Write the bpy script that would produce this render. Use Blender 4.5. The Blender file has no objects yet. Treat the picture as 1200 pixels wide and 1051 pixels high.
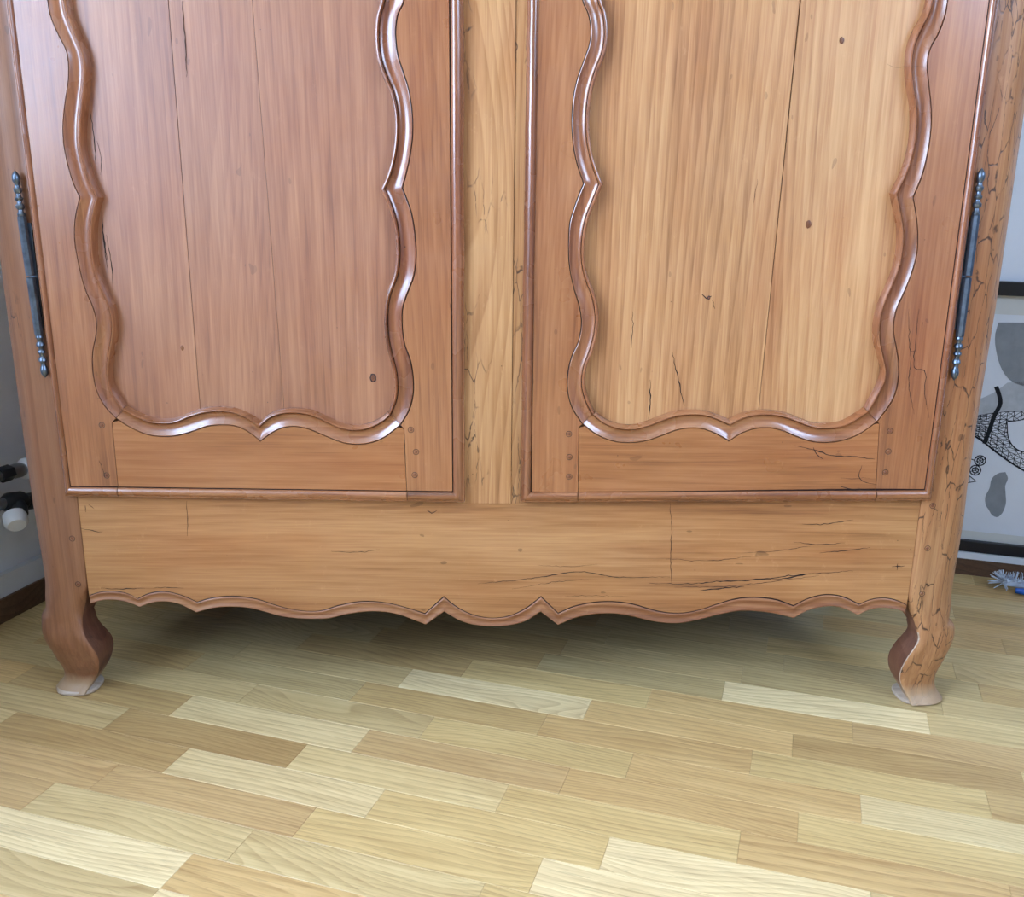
import bpy, bmesh, math, random
from mathutils import Vector, Matrix
random.seed(7)
C = bpy.context.scene
COL = C.collection

# ---------------------------------------------------------------- camera, world, lights, exposure
cam_d = bpy.data.cameras.new('camera'); cam_d.sensor_width = 36.0; cam_d.lens = 36.0*1120/1200
cam_d.clip_start = 0.02
cam = bpy.data.objects.new('camera', cam_d); COL.objects.link(cam)
cam.matrix_world = Matrix(((0.99993877, -0.01106578, 0, 0), (0.00296079, 0.26754649, -0.9635404, -1.49),
                           (0.01066233, 0.96348141, 0.26756287, 0.88), (0, 0, 0, 1)))
C.camera = cam

TH = -0.303097175           # the room is turned against the armoire by this angle
CT, ST = math.cos(TH), math.sin(TH)
WALL_L, WALL_R, WALL_B, WALL_F, CEIL = -1.1025, 2.7, 0.932, -5.0, 2.6
def RM(u, v, z=0.0):        # room coordinates (along / across the floor strips) to world
    return Vector((u*CT - v*ST, u*ST + v*CT, z))

world = bpy.data.worlds.new('daylight'); C.world = world; world.use_nodes = True
wt = world.node_tree; bg = wt.nodes['Background']; bg.inputs[1].default_value = 14.0
tc = wt.nodes.new('ShaderNodeTexCoord'); sx = wt.nodes.new('ShaderNodeSeparateXYZ'); rp_ = wt.nodes.new('ShaderNodeValToRGB')
wt.links.new(tc.outputs['Generated'], sx.inputs[0])          # overcast sky over dull ground
mr_ = wt.nodes.new('ShaderNodeMapRange'); mr_.inputs[1].default_value = -1; mr_.inputs[2].default_value = 1
wt.links.new(sx.outputs[2], mr_.inputs[0]); wt.links.new(mr_.outputs[0], rp_.inputs[0]); wt.links.new(rp_.outputs[0], bg.inputs[0])
el = rp_.color_ramp.elements; el[0].position = .47; el[0].color = (.34, .38, .42, 1); el[1].position = .53; el[1].color = (.52, .70, 1.0, 1)
e3 = el.new(1.0); e3.color = (.46, .64, 1.0, 1)
def area(name, u, v, z, sx, sy, du, dv, dz, power, col):
    d = bpy.data.lights.new(name, 'AREA'); d.shape = 'RECTANGLE'; d.size = sx; d.size_y = sy
    d.energy = power; d.color = col
    o = bpy.data.objects.new(name, d); COL.objects.link(o)
    dirw = (RM(du, dv, dz) - RM(0, 0, 0)).normalized()
    o.rotation_euler = dirw.to_track_quat('-Z', 'Y').to_euler(); o.location = RM(u, v, z)
    return o
# daylight through the left window, and through an unseen right opening added as fill
# a portal guides the sky through the window opening
area('window_portal', WALL_L - 0.06, -2.875, 1.675, 3.65, 1.55, 1, 0.0, 0.0, 1, (1, 1, 1)).data.cycles.is_portal = True
area('added_window_portal', WALL_R + 0.06, -1.45, 2.025, 1.7, 0.85, -1, 0, 0.0, 1, (1, 1, 1)).data.cycles.is_portal = True
C.view_settings.view_transform = 'Standard'; C.view_settings.look = 'None'
C.view_settings.exposure = 1.0; C.view_settings.gamma = 1.0; C.view_settings.use_curve_mapping = False

# ---------------------------------------------------------------- measured outlines (metres, armoire front plane: x, z)
DATA = {
'L_left_out':[(-0.6679,1.1237),(-0.6664,1.1029),(-0.6586,1.0793),(-0.6491,1.0568),(-0.648,1.0398),(-0.6506,1.0169),(-0.6585,0.9879),(-0.665,0.9586),(-0.6674,0.932),(-0.6652,0.9022),(-0.6586,0.8691),(-0.6519,0.8524),(-0.6585,0.8353),(-0.6642,0.8135),(-0.6669,0.7888),(-0.665,0.757),(-0.6588,0.7157),(-0.6503,0.6897),(-0.6468,0.6673),(-0.6493,0.6474),(-0.658,0.6178),(-0.6609,0.5907),(-0.6578,0.5568),(-0.6487,0.5331),(-0.6319,0.5124)],
'L_left_in':[(-0.6373,1.1253),(-0.6361,1.1087),(-0.6296,1.0864),(-0.6217,1.0608),(-0.619,1.0381),(-0.6212,1.018),(-0.627,0.9888),(-0.6336,0.9564),(-0.6366,0.9239),(-0.6332,0.8967),(-0.6265,0.8702),(-0.6198,0.8526),(-0.6273,0.8324),(-0.6328,0.8105),(-0.6365,0.7759),(-0.6348,0.744),(-0.6265,0.7152),(-0.6178,0.6892),(-0.616,0.6631),(-0.6184,0.6432),(-0.6271,0.613),(-0.6321,0.5895),(-0.6314,0.5634),(-0.6159,0.5317)],
'L_bot_out':[(-0.6319,0.5124),(-0.6093,0.4963),(-0.5808,0.4845),(-0.5581,0.4823),(-0.5353,0.4843),(-0.5096,0.4916),(-0.4863,0.5),(-0.461,0.5027),(-0.4386,0.5002),(-0.4166,0.4882),(-0.4031,0.4763),(-0.3869,0.4885),(-0.3659,0.499),(-0.3454,0.5012),(-0.3251,0.4972),(-0.3006,0.487),(-0.2737,0.4761),(-0.251,0.4728),(-0.2282,0.4752),(-0.2051,0.4845),(-0.1776,0.506)],
'L_bot_in':[(-0.6159,0.5317),(-0.5942,0.519),(-0.5744,0.5115),(-0.554,0.5102),(-0.5356,0.5127),(-0.5144,0.5223),(-0.4911,0.5296),(-0.4682,0.5315),(-0.4434,0.529),(-0.4212,0.5199),(-0.4032,0.5084),(-0.387,0.5221),(-0.3662,0.5293),(-0.3435,0.5306),(-0.3209,0.528),(-0.3008,0.5189),(-0.274,0.5064),(-0.2512,0.5031),(-0.2284,0.508),(-0.2098,0.5176),(-0.1982,0.528)],
'L_right_out':[(-0.1593,1.1288),(-0.1687,1.1094),(-0.1722,1.0872),(-0.1698,1.0561),(-0.1626,1.0336),(-0.1554,1.0104),(-0.1507,0.9788),(-0.1504,0.9468),(-0.1549,0.9167),(-0.1614,0.8899),(-0.1668,0.8712),(-0.1599,0.8531),(-0.1533,0.832),(-0.149,0.8007),(-0.1479,0.7723),(-0.1522,0.7407),(-0.1624,0.7147),(-0.17,0.6921),(-0.1714,0.666),(-0.168,0.6363),(-0.1593,0.6099),(-0.1556,0.5829),(-0.1563,0.5557),(-0.1641,0.5282),(-0.1776,0.506)],
'L_right_in':[(-0.1963,1.1298),(-0.2023,1.1075),(-0.205,1.085),(-0.203,1.051),(-0.1944,1.0253),(-0.1843,1.0026),(-0.1788,0.9731),(-0.1794,0.9435),(-0.1849,0.9105),(-0.1955,0.881),(-0.2026,0.8686),(-0.1941,0.8494),(-0.1862,0.8251),(-0.1825,0.806),(-0.1815,0.7744),(-0.1855,0.7427),(-0.1958,0.7168),(-0.2007,0.6908),(-0.2021,0.6612),(-0.1995,0.6313),(-0.192,0.6013),(-0.1883,0.5739),(-0.1902,0.5518),(-0.1982,0.528)],
'R_left_out':[(0.0923,1.1314),(0.1003,1.115),(0.1049,1.0983),(0.1046,1.0759),(0.0963,1.0504),(0.0892,1.0304),(0.0839,1.0071),(0.0816,0.9782),(0.0831,0.9459),(0.0895,0.9132),(0.1015,0.8802),(0.0941,0.862),(0.087,0.8403),(0.0828,0.8246),(0.0814,0.7937),(0.0837,0.7591),(0.0918,0.724),(0.1005,0.6982),(0.1046,0.6723),(0.1004,0.6426),(0.0907,0.6194),(0.0854,0.5923),(0.0861,0.5653),(0.0936,0.5381),(0.1111,0.5111)],
'R_left_in':[(0.1215,1.133),(0.1281,1.1165),(0.1321,1.0914),(0.1301,1.063),(0.1204,1.0373),(0.1135,1.0139),(0.1098,0.9849),(0.1101,0.9554),(0.1166,0.9198),(0.1268,0.8927),(0.1328,0.8798),(0.1249,0.859),(0.1162,0.8372),(0.1113,0.8195),(0.108,0.7935),(0.1096,0.7618),(0.1179,0.7364),(0.1266,0.717),(0.1325,0.6911),(0.1334,0.6649),(0.128,0.6317),(0.1187,0.6081),(0.1153,0.581),(0.1204,0.5571),(0.1314,0.532)],
'R_bot_out':[(0.1111,0.5111),(0.1338,0.4942),(0.1593,0.4835),(0.1844,0.4806),(0.2116,0.4834),(0.2362,0.4918),(0.2607,0.502),(0.2831,0.506),(0.3036,0.5049),(0.3269,0.4964),(0.3471,0.4849),(0.3633,0.4968),(0.3852,0.5058),(0.4077,0.5079),(0.4308,0.5035),(0.4543,0.4939),(0.4778,0.4864),(0.5008,0.4843),(0.5277,0.4881),(0.5539,0.499),(0.5809,0.5201)],
'R_bot_in':[(0.1314,0.532),(0.1496,0.5182),(0.1704,0.5107),(0.1933,0.5093),(0.2157,0.5155),(0.238,0.525),(0.2603,0.5328),(0.2851,0.5349),(0.3079,0.5335),(0.3287,0.5273),(0.3463,0.5202),(0.3627,0.5292),(0.3848,0.5349),(0.412,0.5356),(0.4374,0.5315),(0.4608,0.5229),(0.4819,0.5161),(0.5048,0.5152),(0.5271,0.5194),(0.5442,0.5297),(0.5599,0.5415)],
'R_right_out':[(0.6118,1.1367),(0.6103,1.1146),(0.6042,1.0922),(0.5948,1.0712),(0.5936,1.0498),(0.5993,1.0241),(0.606,0.9953),(0.6101,0.9631),(0.6096,0.9308),(0.6048,0.8946),(0.5958,0.8657),(0.6023,0.8445),(0.6086,0.8181),(0.6118,0.7869),(0.6077,0.7552),(0.5987,0.723),(0.5904,0.6972),(0.5896,0.6678),(0.597,0.6415),(0.6041,0.6151),(0.6064,0.5814),(0.6007,0.5542),(0.5809,0.5201)],
'R_right_in':[(0.5837,1.1377),(0.58,1.1183),(0.5692,1.0959),(0.5638,1.073),(0.5644,1.0477),(0.5696,1.0217),(0.5778,0.9956),(0.5816,0.9692),(0.5821,0.9396),(0.5767,0.9064),(0.567,0.8805),(0.5629,0.8713),(0.5698,0.8514),(0.5758,0.8333),(0.5799,0.817),(0.5822,0.7923),(0.5807,0.7639),(0.574,0.7382),(0.5644,0.7089),(0.5601,0.6796),(0.5628,0.6499),(0.5724,0.6234),(0.5794,0.5998),(0.5757,0.5794),(0.5599,0.5415)],
'skirt_groove':[(-0.7324,0.1944),(-0.725,0.196),(-0.7145,0.1992),(-0.6965,0.2056),(-0.6761,0.2078),(-0.656,0.2061),(-0.642,0.201),(-0.6325,0.1948),(-0.6128,0.2044),(-0.5893,0.2088),(-0.5693,0.2059),(-0.5497,0.1989),(-0.5316,0.1897),(-0.5093,0.1972),(-0.4801,0.2013),(-0.4541,0.2007),(-0.4283,0.1963),(-0.4,0.1863),(-0.3742,0.179),(-0.3454,0.1752),(-0.3221,0.1765),(-0.2927,0.1863),(-0.2635,0.193),(-0.2403,0.1948),(-0.2056,0.1914),(-0.1739,0.183),(-0.145,0.1734),(-0.1128,0.2054),(-0.0898,0.1856),(-0.0666,0.1732),(-0.0433,0.1672),(-0.0201,0.1668),(0.0031,0.1725),(0.0262,0.1854),(0.0519,0.2074),(0.0815,0.1769),(0.1072,0.1895),(0.136,0.1968),(0.1619,0.1993),(0.1909,0.1981),(0.2128,0.194),(0.2348,0.187),(0.2642,0.1804),(0.2932,0.1798),(0.3219,0.1858),(0.3501,0.1966),(0.384,0.2076),(0.4185,0.2102),(0.4476,0.2071),(0.4804,0.1956),(0.5024,0.2084),(0.522,0.2149),(0.5391,0.2167),(0.5626,0.2129),(0.5915,0.1995),(0.6093,0.2081),(0.6291,0.2115),(0.6497,0.2086),(0.6771,0.1972)],
'skirt_bottom':[(-0.7358,0.1721),(-0.728,0.177),(-0.7143,0.1827),(-0.6933,0.1891),(-0.6728,0.1903),(-0.6501,0.1858),(-0.6305,0.1777),(-0.6094,0.1857),(-0.586,0.1878),(-0.5632,0.1837),(-0.5353,0.1684),(-0.5056,0.1771),(-0.4763,0.1797),(-0.4474,0.1781),(-0.4187,0.1712),(-0.393,0.1636),(-0.3669,0.1598),(-0.3407,0.1588),(-0.3086,0.1605),(-0.2792,0.1681),(-0.247,0.1733),(-0.2179,0.1736),(-0.1889,0.1683),(-0.1629,0.1584),(-0.1441,0.1503),(-0.1125,0.1752),(-0.0871,0.1593),(-0.0638,0.1516),(-0.0317,0.1488),(-0.0025,0.1508),(0.0266,0.1591),(0.0518,0.1769),(0.0821,0.1524),(0.108,0.1649),(0.1369,0.1725),(0.1572,0.1747),(0.1776,0.1748),(0.2068,0.1702),(0.2422,0.1617),(0.2715,0.1582),(0.2948,0.1592),(0.3235,0.1659),(0.3578,0.1758),(0.3921,0.1826),(0.4271,0.1814),(0.4565,0.177),(0.4833,0.17),(0.5053,0.1839),(0.5307,0.1915),(0.5538,0.1924),(0.5733,0.1863),(0.5917,0.1771),(0.6123,0.1877),(0.6322,0.1911),(0.6557,0.1883),(0.6829,0.1797)],
'L_edge':[(-0.7327,1.123),(-0.7279,0.3804),(-0.0763,0.3773),(-0.0773,1.1297)],
'L_groove':[(-0.7229,1.1231),(-0.7162,0.398),(-0.0963,0.3965),(-0.0967,1.1295)],
'R_edge':[(0.0111,1.1306),(0.0145,0.3788),(0.6835,0.3888),(0.6887,1.1375)],
'R_groove':[(0.0293,1.1308),(0.0327,0.3973),(0.6692,0.409),(0.669,1.1373)],
'L_joint_l':[(-0.6387,0.5053),(-0.64,0.3975),(-0.6403,0.3799)],
'L_joint_r':[(-0.1727,0.5008),(-0.1698,0.3964),(-0.1695,0.3774)],
'R_joint_l':[(0.1058,0.5054),(0.1075,0.3989),(0.108,0.3806)],
'R_joint_r':[(0.5849,0.5172),(0.5912,0.4067),(0.592,0.3877)],
'pegs_L':[(-0.6549,0.5009),(-0.656,0.4169),(-0.1618,0.4988),(-0.1542,0.4621),(-0.1569,0.4234)],
'pegs_R':[(0.0907,0.4947),(0.0925,0.4564),(0.093,0.4234),(0.6026,0.5055),(0.6038,0.4715),(0.603,0.4365)],
'pegs_post':[(-0.7302,0.3024),(-0.7294,0.2203),(0.6922,0.3767),(0.6933,0.3018),(0.6943,0.2202)],
'hingeL':[(-0.7457,0.8898),(-0.7508,0.8256),(-0.7434,0.7355),(-0.7432,0.641),(-0.7378,0.5762)],
'hingeR':[(0.6935,0.9087),(0.6954,0.8411),(0.6931,0.7512),(0.6949,0.657),(0.6949,0.5882)],
'panelL':[(-0.4796,1.1273),(-0.4947,0.5256),(-0.3775,1.0602),(-0.3663,0.527)],
'panelR':[(0.4037,1.1363),(0.3946,0.5329)],
'stile':[(-0.078,1.1317),(-0.0762,0.3714),(0.0112,1.1326),(0.015,0.3725),(-0.0004,0.3723),(-0.001,1.1325)],
'knots':[(-0.2216,0.58),(0.3024,0.7121),(0.47,1.0838),(0.4463,0.8243),(-0.5208,0.6244)],
}

# ---------------------------------------------------------------- helpers
def tag(o, label=None, cat=None, group=None, kind=None):
    if label: o['label'] = label
    if cat: o['category'] = cat
    if group: o['group'] = group
    if kind: o['kind'] = kind
    return o
def empty(name, loc=(0, 0, 0), rz=0.0):
    o = bpy.data.objects.new(name, None); COL.objects.link(o); o.location = loc; o.rotation_euler = (0, 0, rz)
    o.empty_display_size = 0.05
    return o
def mesh_obj(name, verts, faces, mats, parent=None, smooth=None, fm=None):
    me = bpy.data.meshes.new(name); me.from_pydata([tuple(v) for v in verts], [], faces)
    if not isinstance(mats, (list, tuple)): mats = [mats]
    for m in mats: me.materials.append(m)
    if fm:
        for i, k in enumerate(fm): me.polygons[i].material_index = k
    bm = bmesh.new(); bm.from_mesh(me); bmesh.ops.recalc_face_normals(bm, faces=bm.faces); bm.to_mesh(me); bm.free()
    if smooth is not None:
        me.polygons.foreach_set('use_smooth', [True]*len(me.polygons)); me.set_sharp_from_angle(angle=math.radians(smooth))
    me.update()
    o = bpy.data.objects.new(name, me); COL.objects.link(o)
    if parent: o.parent = parent
    return o
class MB:
    def __init__(s): s.v = []; s.f = []
    def add(s, vs, fs):
        b = len(s.v); s.v += [tuple(v) for v in vs]; s.f += [tuple(b+i for i in f) for f in fs]
    def box(s, x0, x1, y0, y1, z0, z1, M=None):
        vs = [Vector((x, y, z)) for x in (x0, x1) for y in (y0, y1) for z in (z0, z1)]
        if M: vs = [M(*v) for v in vs]
        s.add(vs, [(0, 1, 3, 2), (4, 6, 7, 5), (0, 4, 5, 1), (2, 3, 7, 6), (0, 2, 6, 4), (1, 5, 7, 3)])
    def lathe(s, prof, P0, P1, n=14, sq=0.0):   # prof: (t along axis in m, radius)
        P0 = Vector(P0); ax = (Vector(P1) - P0); L = ax.length; ax.normalize()
        e1 = ax.orthogonal().normalized(); e2 = ax.cross(e1)
        vs = []; fs = []
        for t, r in prof:
            for i in range(n):
                a = 2*math.pi*i/n
                vs.append(P0 + ax*t*L + (e1*math.cos(a) + e2*math.sin(a))*r)
        for j in range(len(prof)-1):
            for i in range(n):
                fs.append((j*n+i, j*n+(i+1) % n, (j+1)*n+(i+1) % n, (j+1)*n+i))
        fs.append(tuple(range(n))); fs.append(tuple(range((len(prof)-1)*n, len(prof)*n)))
        s.add(vs, fs)
    def build(s, name, mats, parent=None, smooth=None, fm=None): return mesh_obj(name, s.v, s.f, mats, parent, smooth, fm)
def box(name, x0, x1, y0, y1, z0, z1, mat, parent=None, M=None, bevel=0.0):
    m = MB(); m.box(x0, x1, y0, y1, z0, z1, M)
    o = m.build(name, mat, parent)
    if bevel:
        bm = bmesh.new(); bm.from_mesh(o.data)
        bmesh.ops.bevel(bm, geom=list(bm.edges), offset=bevel, segments=2, affect='EDGES', profile=0.5)
        bm.to_mesh(o.data); bm.free()
    return o
def lerp(a, b, t): return a + (b-a)*t
def pint(tab, x):           # piecewise linear table
    if x <= tab[0][0]: return tab[0][1]
    for (a, va), (b, vb) in zip(tab, tab[1:]):
        if x <= b: return lerp(va, vb, (x-a)/(b-a))
    return tab[-1][1]
def cusps(p, lim=33):
    out = []
    for i in range(1, len(p)-1):
        a = Vector(p[i]) - Vector(p[i-1]); b = Vector(p[i+1]) - Vector(p[i])
        if math.degrees(a.angle(b)) > lim: out.append(i)
    return out
def catmull(p, n):          # n+1 points at equal arc length
    if len(p) == 2: return [tuple(lerp(Vector(p[0]), Vector(p[1]), i/n)) for i in range(n+1)]
    P = [Vector(q) for q in p]; P = [P[0]*2-P[1]] + P + [P[-1]*2-P[-2]]
    d = []
    for i in range(1, len(P)-2):
        a, b, c, e = P[i-1], P[i], P[i+1], P[i+2]
        t0 = 0; t1 = max((b-a).length, 1e-6)**.5; t2 = t1+max((c-b).length, 1e-6)**.5; t3 = t2+max((e-c).length, 1e-6)**.5
        for k in range(12):
            t = lerp(t1, t2, k/12)
            A1 = a*(t1-t)/(t1-t0)+b*(t-t0)/(t1-t0); A2 = b*(t2-t)/(t2-t1)+c*(t-t1)/(t2-t1); A3 = c*(t3-t)/(t3-t2)+e*(t-t2)/(t3-t2)
            B1 = A1*(t2-t)/(t2-t0)+A2*(t-t0)/(t2-t0); B2 = A2*(t3-t)/(t3-t1)+A3*(t-t1)/(t3-t1)
            d.append(B1*(t2-t)/(t2-t1)+B2*(t-t1)/(t2-t1))
    d.append(P[-2])
    s = [0]
    for a, b in zip(d, d[1:]): s.append(s[-1]+(b-a).length)
    out = []; j = 0
    for i in range(n+1):
        L = s[-1]*i/n
        while j < len(s)-2 and s[j+1] < L: j += 1
        t = (L-s[j])/max(s[j+1]-s[j], 1e-9); out.append(tuple(lerp(d[j], d[j+1], min(max(t, 0), 1))))
    return out
def pair(po, pi, step=0.006, ncusp=None):     # resample two outlines section by section to equal counts
    co, ci = cusps(po), cusps(pi)
    assert len(co) == len(ci), (co, ci, len(po), len(pi))
    bo = [0]+co+[len(po)-1]; bi = [0]+ci+[len(pi)-1]
    A = []; B = []
    for k in range(len(bo)-1):
        so = po[bo[k]:bo[k+1]+1]; si = pi[bi[k]:bi[k+1]+1]
        L = sum((Vector(b)-Vector(a)).length for a, b in zip(so, so[1:])); n = max(4, int(L/step))
        a = catmull(so, n); b = catmull(si, n)
        if k: a = a[1:]; b = b[1:]
        A += a; B += b
    return A, B
def sweep(name, A, B, prof, Y, mats, parent, groove=1):
    """band between outlines A and B; prof: (fraction from A to B, depth); the first strips are the waxed groove"""
    vs = []; fs = []; fm = []; n = len(prof)
    for a, b in zip(A, B):
        for s, y in prof: vs.append((lerp(a[0], b[0], s), Y+y, lerp(a[1], b[1], s)))
    for i in range(len(A)-1):
        for j in range(n-1):
            fs.append((i*n+j, i*n+j+1, (i+1)*n+j+1, (i+1)*n+j)); fm.append(1 if j < groove or (name == 'moulding' and prof[j][1] == prof[j+1][1] and j > 5) else 0)
    return mesh_obj(name, vs, fs, mats, parent, 38, fm)
def strip_solid(name, A, B, y0, y1, mat, parent):
    vs = []; fs = []; n = len(A)
    for a, b in zip(A, B): vs += [(a[0], y0, a[1]), (b[0], y0, b[1]), (a[0], y1, a[1]), (b[0], y1, b[1])]
    for i in range(n-1):
        p = 4*i; q = p+4
        fs += [(p, p+1, q+1, q), (p+2, q+2, q+3, p+3), (p, q, q+2, p+2), (p+1, p+3, q+3, q+1)]
    fs += [(0, 2, 3, 1), (4*n-4, 4*n-3, 4*n-1, 4*n-2)]
    return mesh_obj(name, vs, fs, mat, parent)

# ---------------------------------------------------------------- materials
class NT:
    def __init__(s, name):
        s.m = bpy.data.materials.new(name); s.m.use_nodes = True; s.t = s.m.node_tree; s.N = s.t.nodes; s.L = s.t.links
        s.b = s.N['Principled BSDF']; s.x = -200
    def n(s, typ, **kw):
        o = s.N.new(typ)
        for k, v in kw.items():
            if k.startswith('i_'): 
                key = k[2:]; o.inputs[int(key) if key.isdigit() else key.replace('_', ' ')].default_value = v
            else: setattr(o, k, v)
        return o
    def l(s, a, b): s.L.new(a, b)
    def math(s, op, a, b=None, c=None, clamp=False):
        o = s.N.new('ShaderNodeMath'); o.operation = op; o.use_clamp = clamp
        for i, v in enumerate((a, b, c)):
            if v is None: continue
            if isinstance(v, (int, float)): o.inputs[i].default_value = v
            else: s.l(v, o.inputs[i])
        return o.outputs[0]
    def vec(s, op, a, b):
        o = s.N.new('ShaderNodeVectorMath'); o.operation = op
        for i, v in enumerate((a, b)):
            if isinstance(v, (tuple, list)): o.inputs[i].default_value = v
            else: s.l(v, o.inputs[i])
        return o.outputs[0]
    def noise(s, v, scale, detail=2.0, rough=0.5, dist=0.0):
        o = s.n('ShaderNodeTexNoise'); o.inputs['Scale'].default_value = scale; o.inputs['Detail'].default_value = detail
        o.inputs['Roughness'].default_value = rough; o.inputs['Distortion'].default_value = dist
        s.l(v, o.inputs['Vector']); return o.outputs['Fac']
    def ramp(s, f, stops):
        o = s.n('ShaderNodeValToRGB'); e = o.color_ramp.elements
        while len(e) < len(stops): e.new(0.5)
        for k, (p, c) in enumerate(stops): e[k].position = p; e[k].color = (*c, 1) if len(c) == 3 else c
        s.l(f, o.inputs['Fac']); return o.outputs['Color']
    def mix(s, f, a, b, typ='MIX'):
        o = s.n('ShaderNodeMix', data_type='RGBA', blend_type=typ)
        if isinstance(f, (int, float)): o.inputs[0].default_value = f
        else: s.l(f, o.inputs[0])
        for i, v in ((6, a), (7, b)):
            if isinstance(v, tuple): o.inputs[i].default_value = (*v, 1) if len(v) == 3 else v
            else: s.l(v, o.inputs[i])
        return o.outputs[2]
    def mr(s, v, a, b, c=0.0, d=1.0):
        o = s.n('ShaderNodeMapRange'); s.l(v, o.inputs[0])
        for i, q in enumerate((a, b, c, d)): o.inputs[i+1].default_value = q
        return o.outputs[0]
def srgb(r, g, b):
    f = lambda c: (c/255/12.92) if c/255 <= .04045 else ((c/255+.055)/1.055)**2.4
    return (f(r), f(g), f(b))
def wood(name, dark, mid, light, axis='Z', rough=0.36, fig=1.0, crack=0.0, pale_feet=False, tint=False, coat=0.0, coat_rough=.22,
         ring=70.0, pore=0.5, ring_amt=0.15, wear=0.35, bump=0.12, spec=0.5):
    t = NT(name)
    co = t.n('ShaderNodeTexCoord').outputs['Object']; oi = t.n('ShaderNodeObjectInfo')
    rnd = t.n('ShaderNodeCombineXYZ')
    t.l(t.math('MULTIPLY', oi.outputs['Random'], 13.7), rnd.inputs[0]); t.l(t.math('MULTIPLY', oi.outputs['Random'], 7.3), rnd.inputs[1])
    t.l(t.math('MULTIPLY', oi.outputs['Random'], 21.1), rnd.inputs[2])
    p = t.vec('ADD', co, rnd.outputs[0])
    s = {'Z': (1, 1, .09), 'X': (.09, 1, 1), 'Y': (1, .09, 1)}[axis]
    fine = {'Z': (1, 1, .018), 'X': (.018, 1, 1), 'Y': (1, .018, 1)}[axis]
    ps = t.vec('MULTIPLY', p, s); pf = t.vec('MULTIPLY', p, fine)
    big = t.noise(ps, 7.0, 2.0, .5, .4)
    sep = t.n('ShaderNodeSeparateXYZ'); t.l(p, sep.inputs[0])
    a = {'Z': 0, 'X': 2, 'Y': 0}[axis]
    # growth rings: figure lines that wander with the broad noise
    if tint: a = 1
    ws = {'Z': (1, 1, .15), 'X': (.15, 1, 1), 'Y': (1, .15, 1)}[axis] if not tint else (.30, 1, 1)
    wander = t.noise(t.vec('MULTIPLY', p, ws), 4.0 if not tint else 7.0, 1.0, .4, .2)
    rg = t.math('ADD', t.math('MULTIPLY', sep.outputs[a], ring), t.math('MULTIPLY', wander, t.math('MULTIPLY', t.mr(t.math('FRACT', t.math('MULTIPLY', oi.outputs['Random'], 37.3)), 0, 1, .3, 2.0), 15.0*fig)))
    rg = t.math('ADD', rg, t.math('MULTIPLY', big, 1.2))
    rg = t.math('FRACT', rg)
    rg = t.math('MULTIPLY', t.math('POWER', rg, 1.6), t.mr(t.math('FRACT', rg), .93, 1.0, 1, 0))
    fib = t.noise(pf, 380.0, 3.0, .62)
    fib2 = t.noise(ps, 55.0, 3.0, .6)
    patch = t.noise(p, 3.2, 2.0, .5)
    v = t.math('ADD', t.math('MULTIPLY', t.mr(big, .25, .75), .30 if not tint else .04), t.math('MULTIPLY', fib, .40 if not tint else .30))
    v = t.math('ADD', v, t.math('MULTIPLY', fib2, .42))
    v = t.math('SUBTRACT', v, t.math('MULTIPLY', rg, ring_amt))
    col = t.ramp(v, [(.22, dark), (.47, mid), (.76, light)] if not tint else [(.12, dark), (.38, mid), (.66, light)])
    # reddish and yellowish drift over the surface
    col = t.mix(t.mr(patch, .35, .7, 0, .45 if not tint else .03), col, (1.0, .83, .70), 'MULTIPLY')
    # darker reddish heartwood streaks
    st = t.mr(t.noise(t.vec('MULTIPLY', p, {'Z': (1, 1, .10), 'X': (.10, 1, 1), 'Y': (1, .10, 1)}[axis]), 17.0, 4.0, .62), .5, .72, 0, .55 if not tint else .06)
    col = t.mix(st, col, (.80, .60, .48), 'MULTIPLY')
    # pores: short dark streaks along the grain
    po = t.math('GREATER_THAN', t.noise(pf, 420.0, 2.0, .7), .70 - .02*pore) if not tint else t.math('GREATER_THAN', t.noise(t.vec('MULTIPLY', p, (.05, 1, 1)), 300.0, 3.0, .7), .62)
    col = t.mix(t.math('MULTIPLY', po, (.22 if not tint else .34)*pore), col, tuple(c*.30 for c in dark))
    # old dings and stains
    dg = t.math('GREATER_THAN', t.noise(t.vec('MULTIPLY', p, {'Z': (1, 1, .45), 'X': (.45, 1, 1), 'Y': (1, .45, 1)}[axis]), 62.0, 1.0, .4), .775)
    col = t.mix(t.math('MULTIPLY', dg, .75*wear), col, tuple(c*.22 for c in dark))
    # worm holes
    if not tint:
        vh = t.n('ShaderNodeTexVoronoi', feature='F1'); vh.inputs['Scale'].default_value = 42.0; t.l(p, vh.inputs['Vector'])
        vs_ = t.n('ShaderNodeSeparateColor'); t.l(vh.outputs['Color'], vs_.inputs[0])
        wh_ = t.math('MULTIPLY', t.mr(vh.outputs['Distance'], .025, .045, 1, 0), t.math('GREATER_THAN', vs_.outputs[0], 1-.55*wear))
        col = t.mix(t.math('MULTIPLY', wh_, .85), col, tuple(c*.16 for c in dark))
    lt = t.mr(t.noise(t.vec('MULTIPLY', p, (1.6, 1, 1)), 30.0, 5.0, .75), .62, .74, 0, .35*wear)
    col = t.mix(lt, col, tuple(min(1, c*1.35+.03) for c in light))
    if tint: col = t.mix(1.0, col, oi.outputs['Color'], 'MULTIPLY')
    h = t.math('ADD', t.math('MULTIPLY', fib, .5), t.math('MULTIPLY', fib2, .6))
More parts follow.
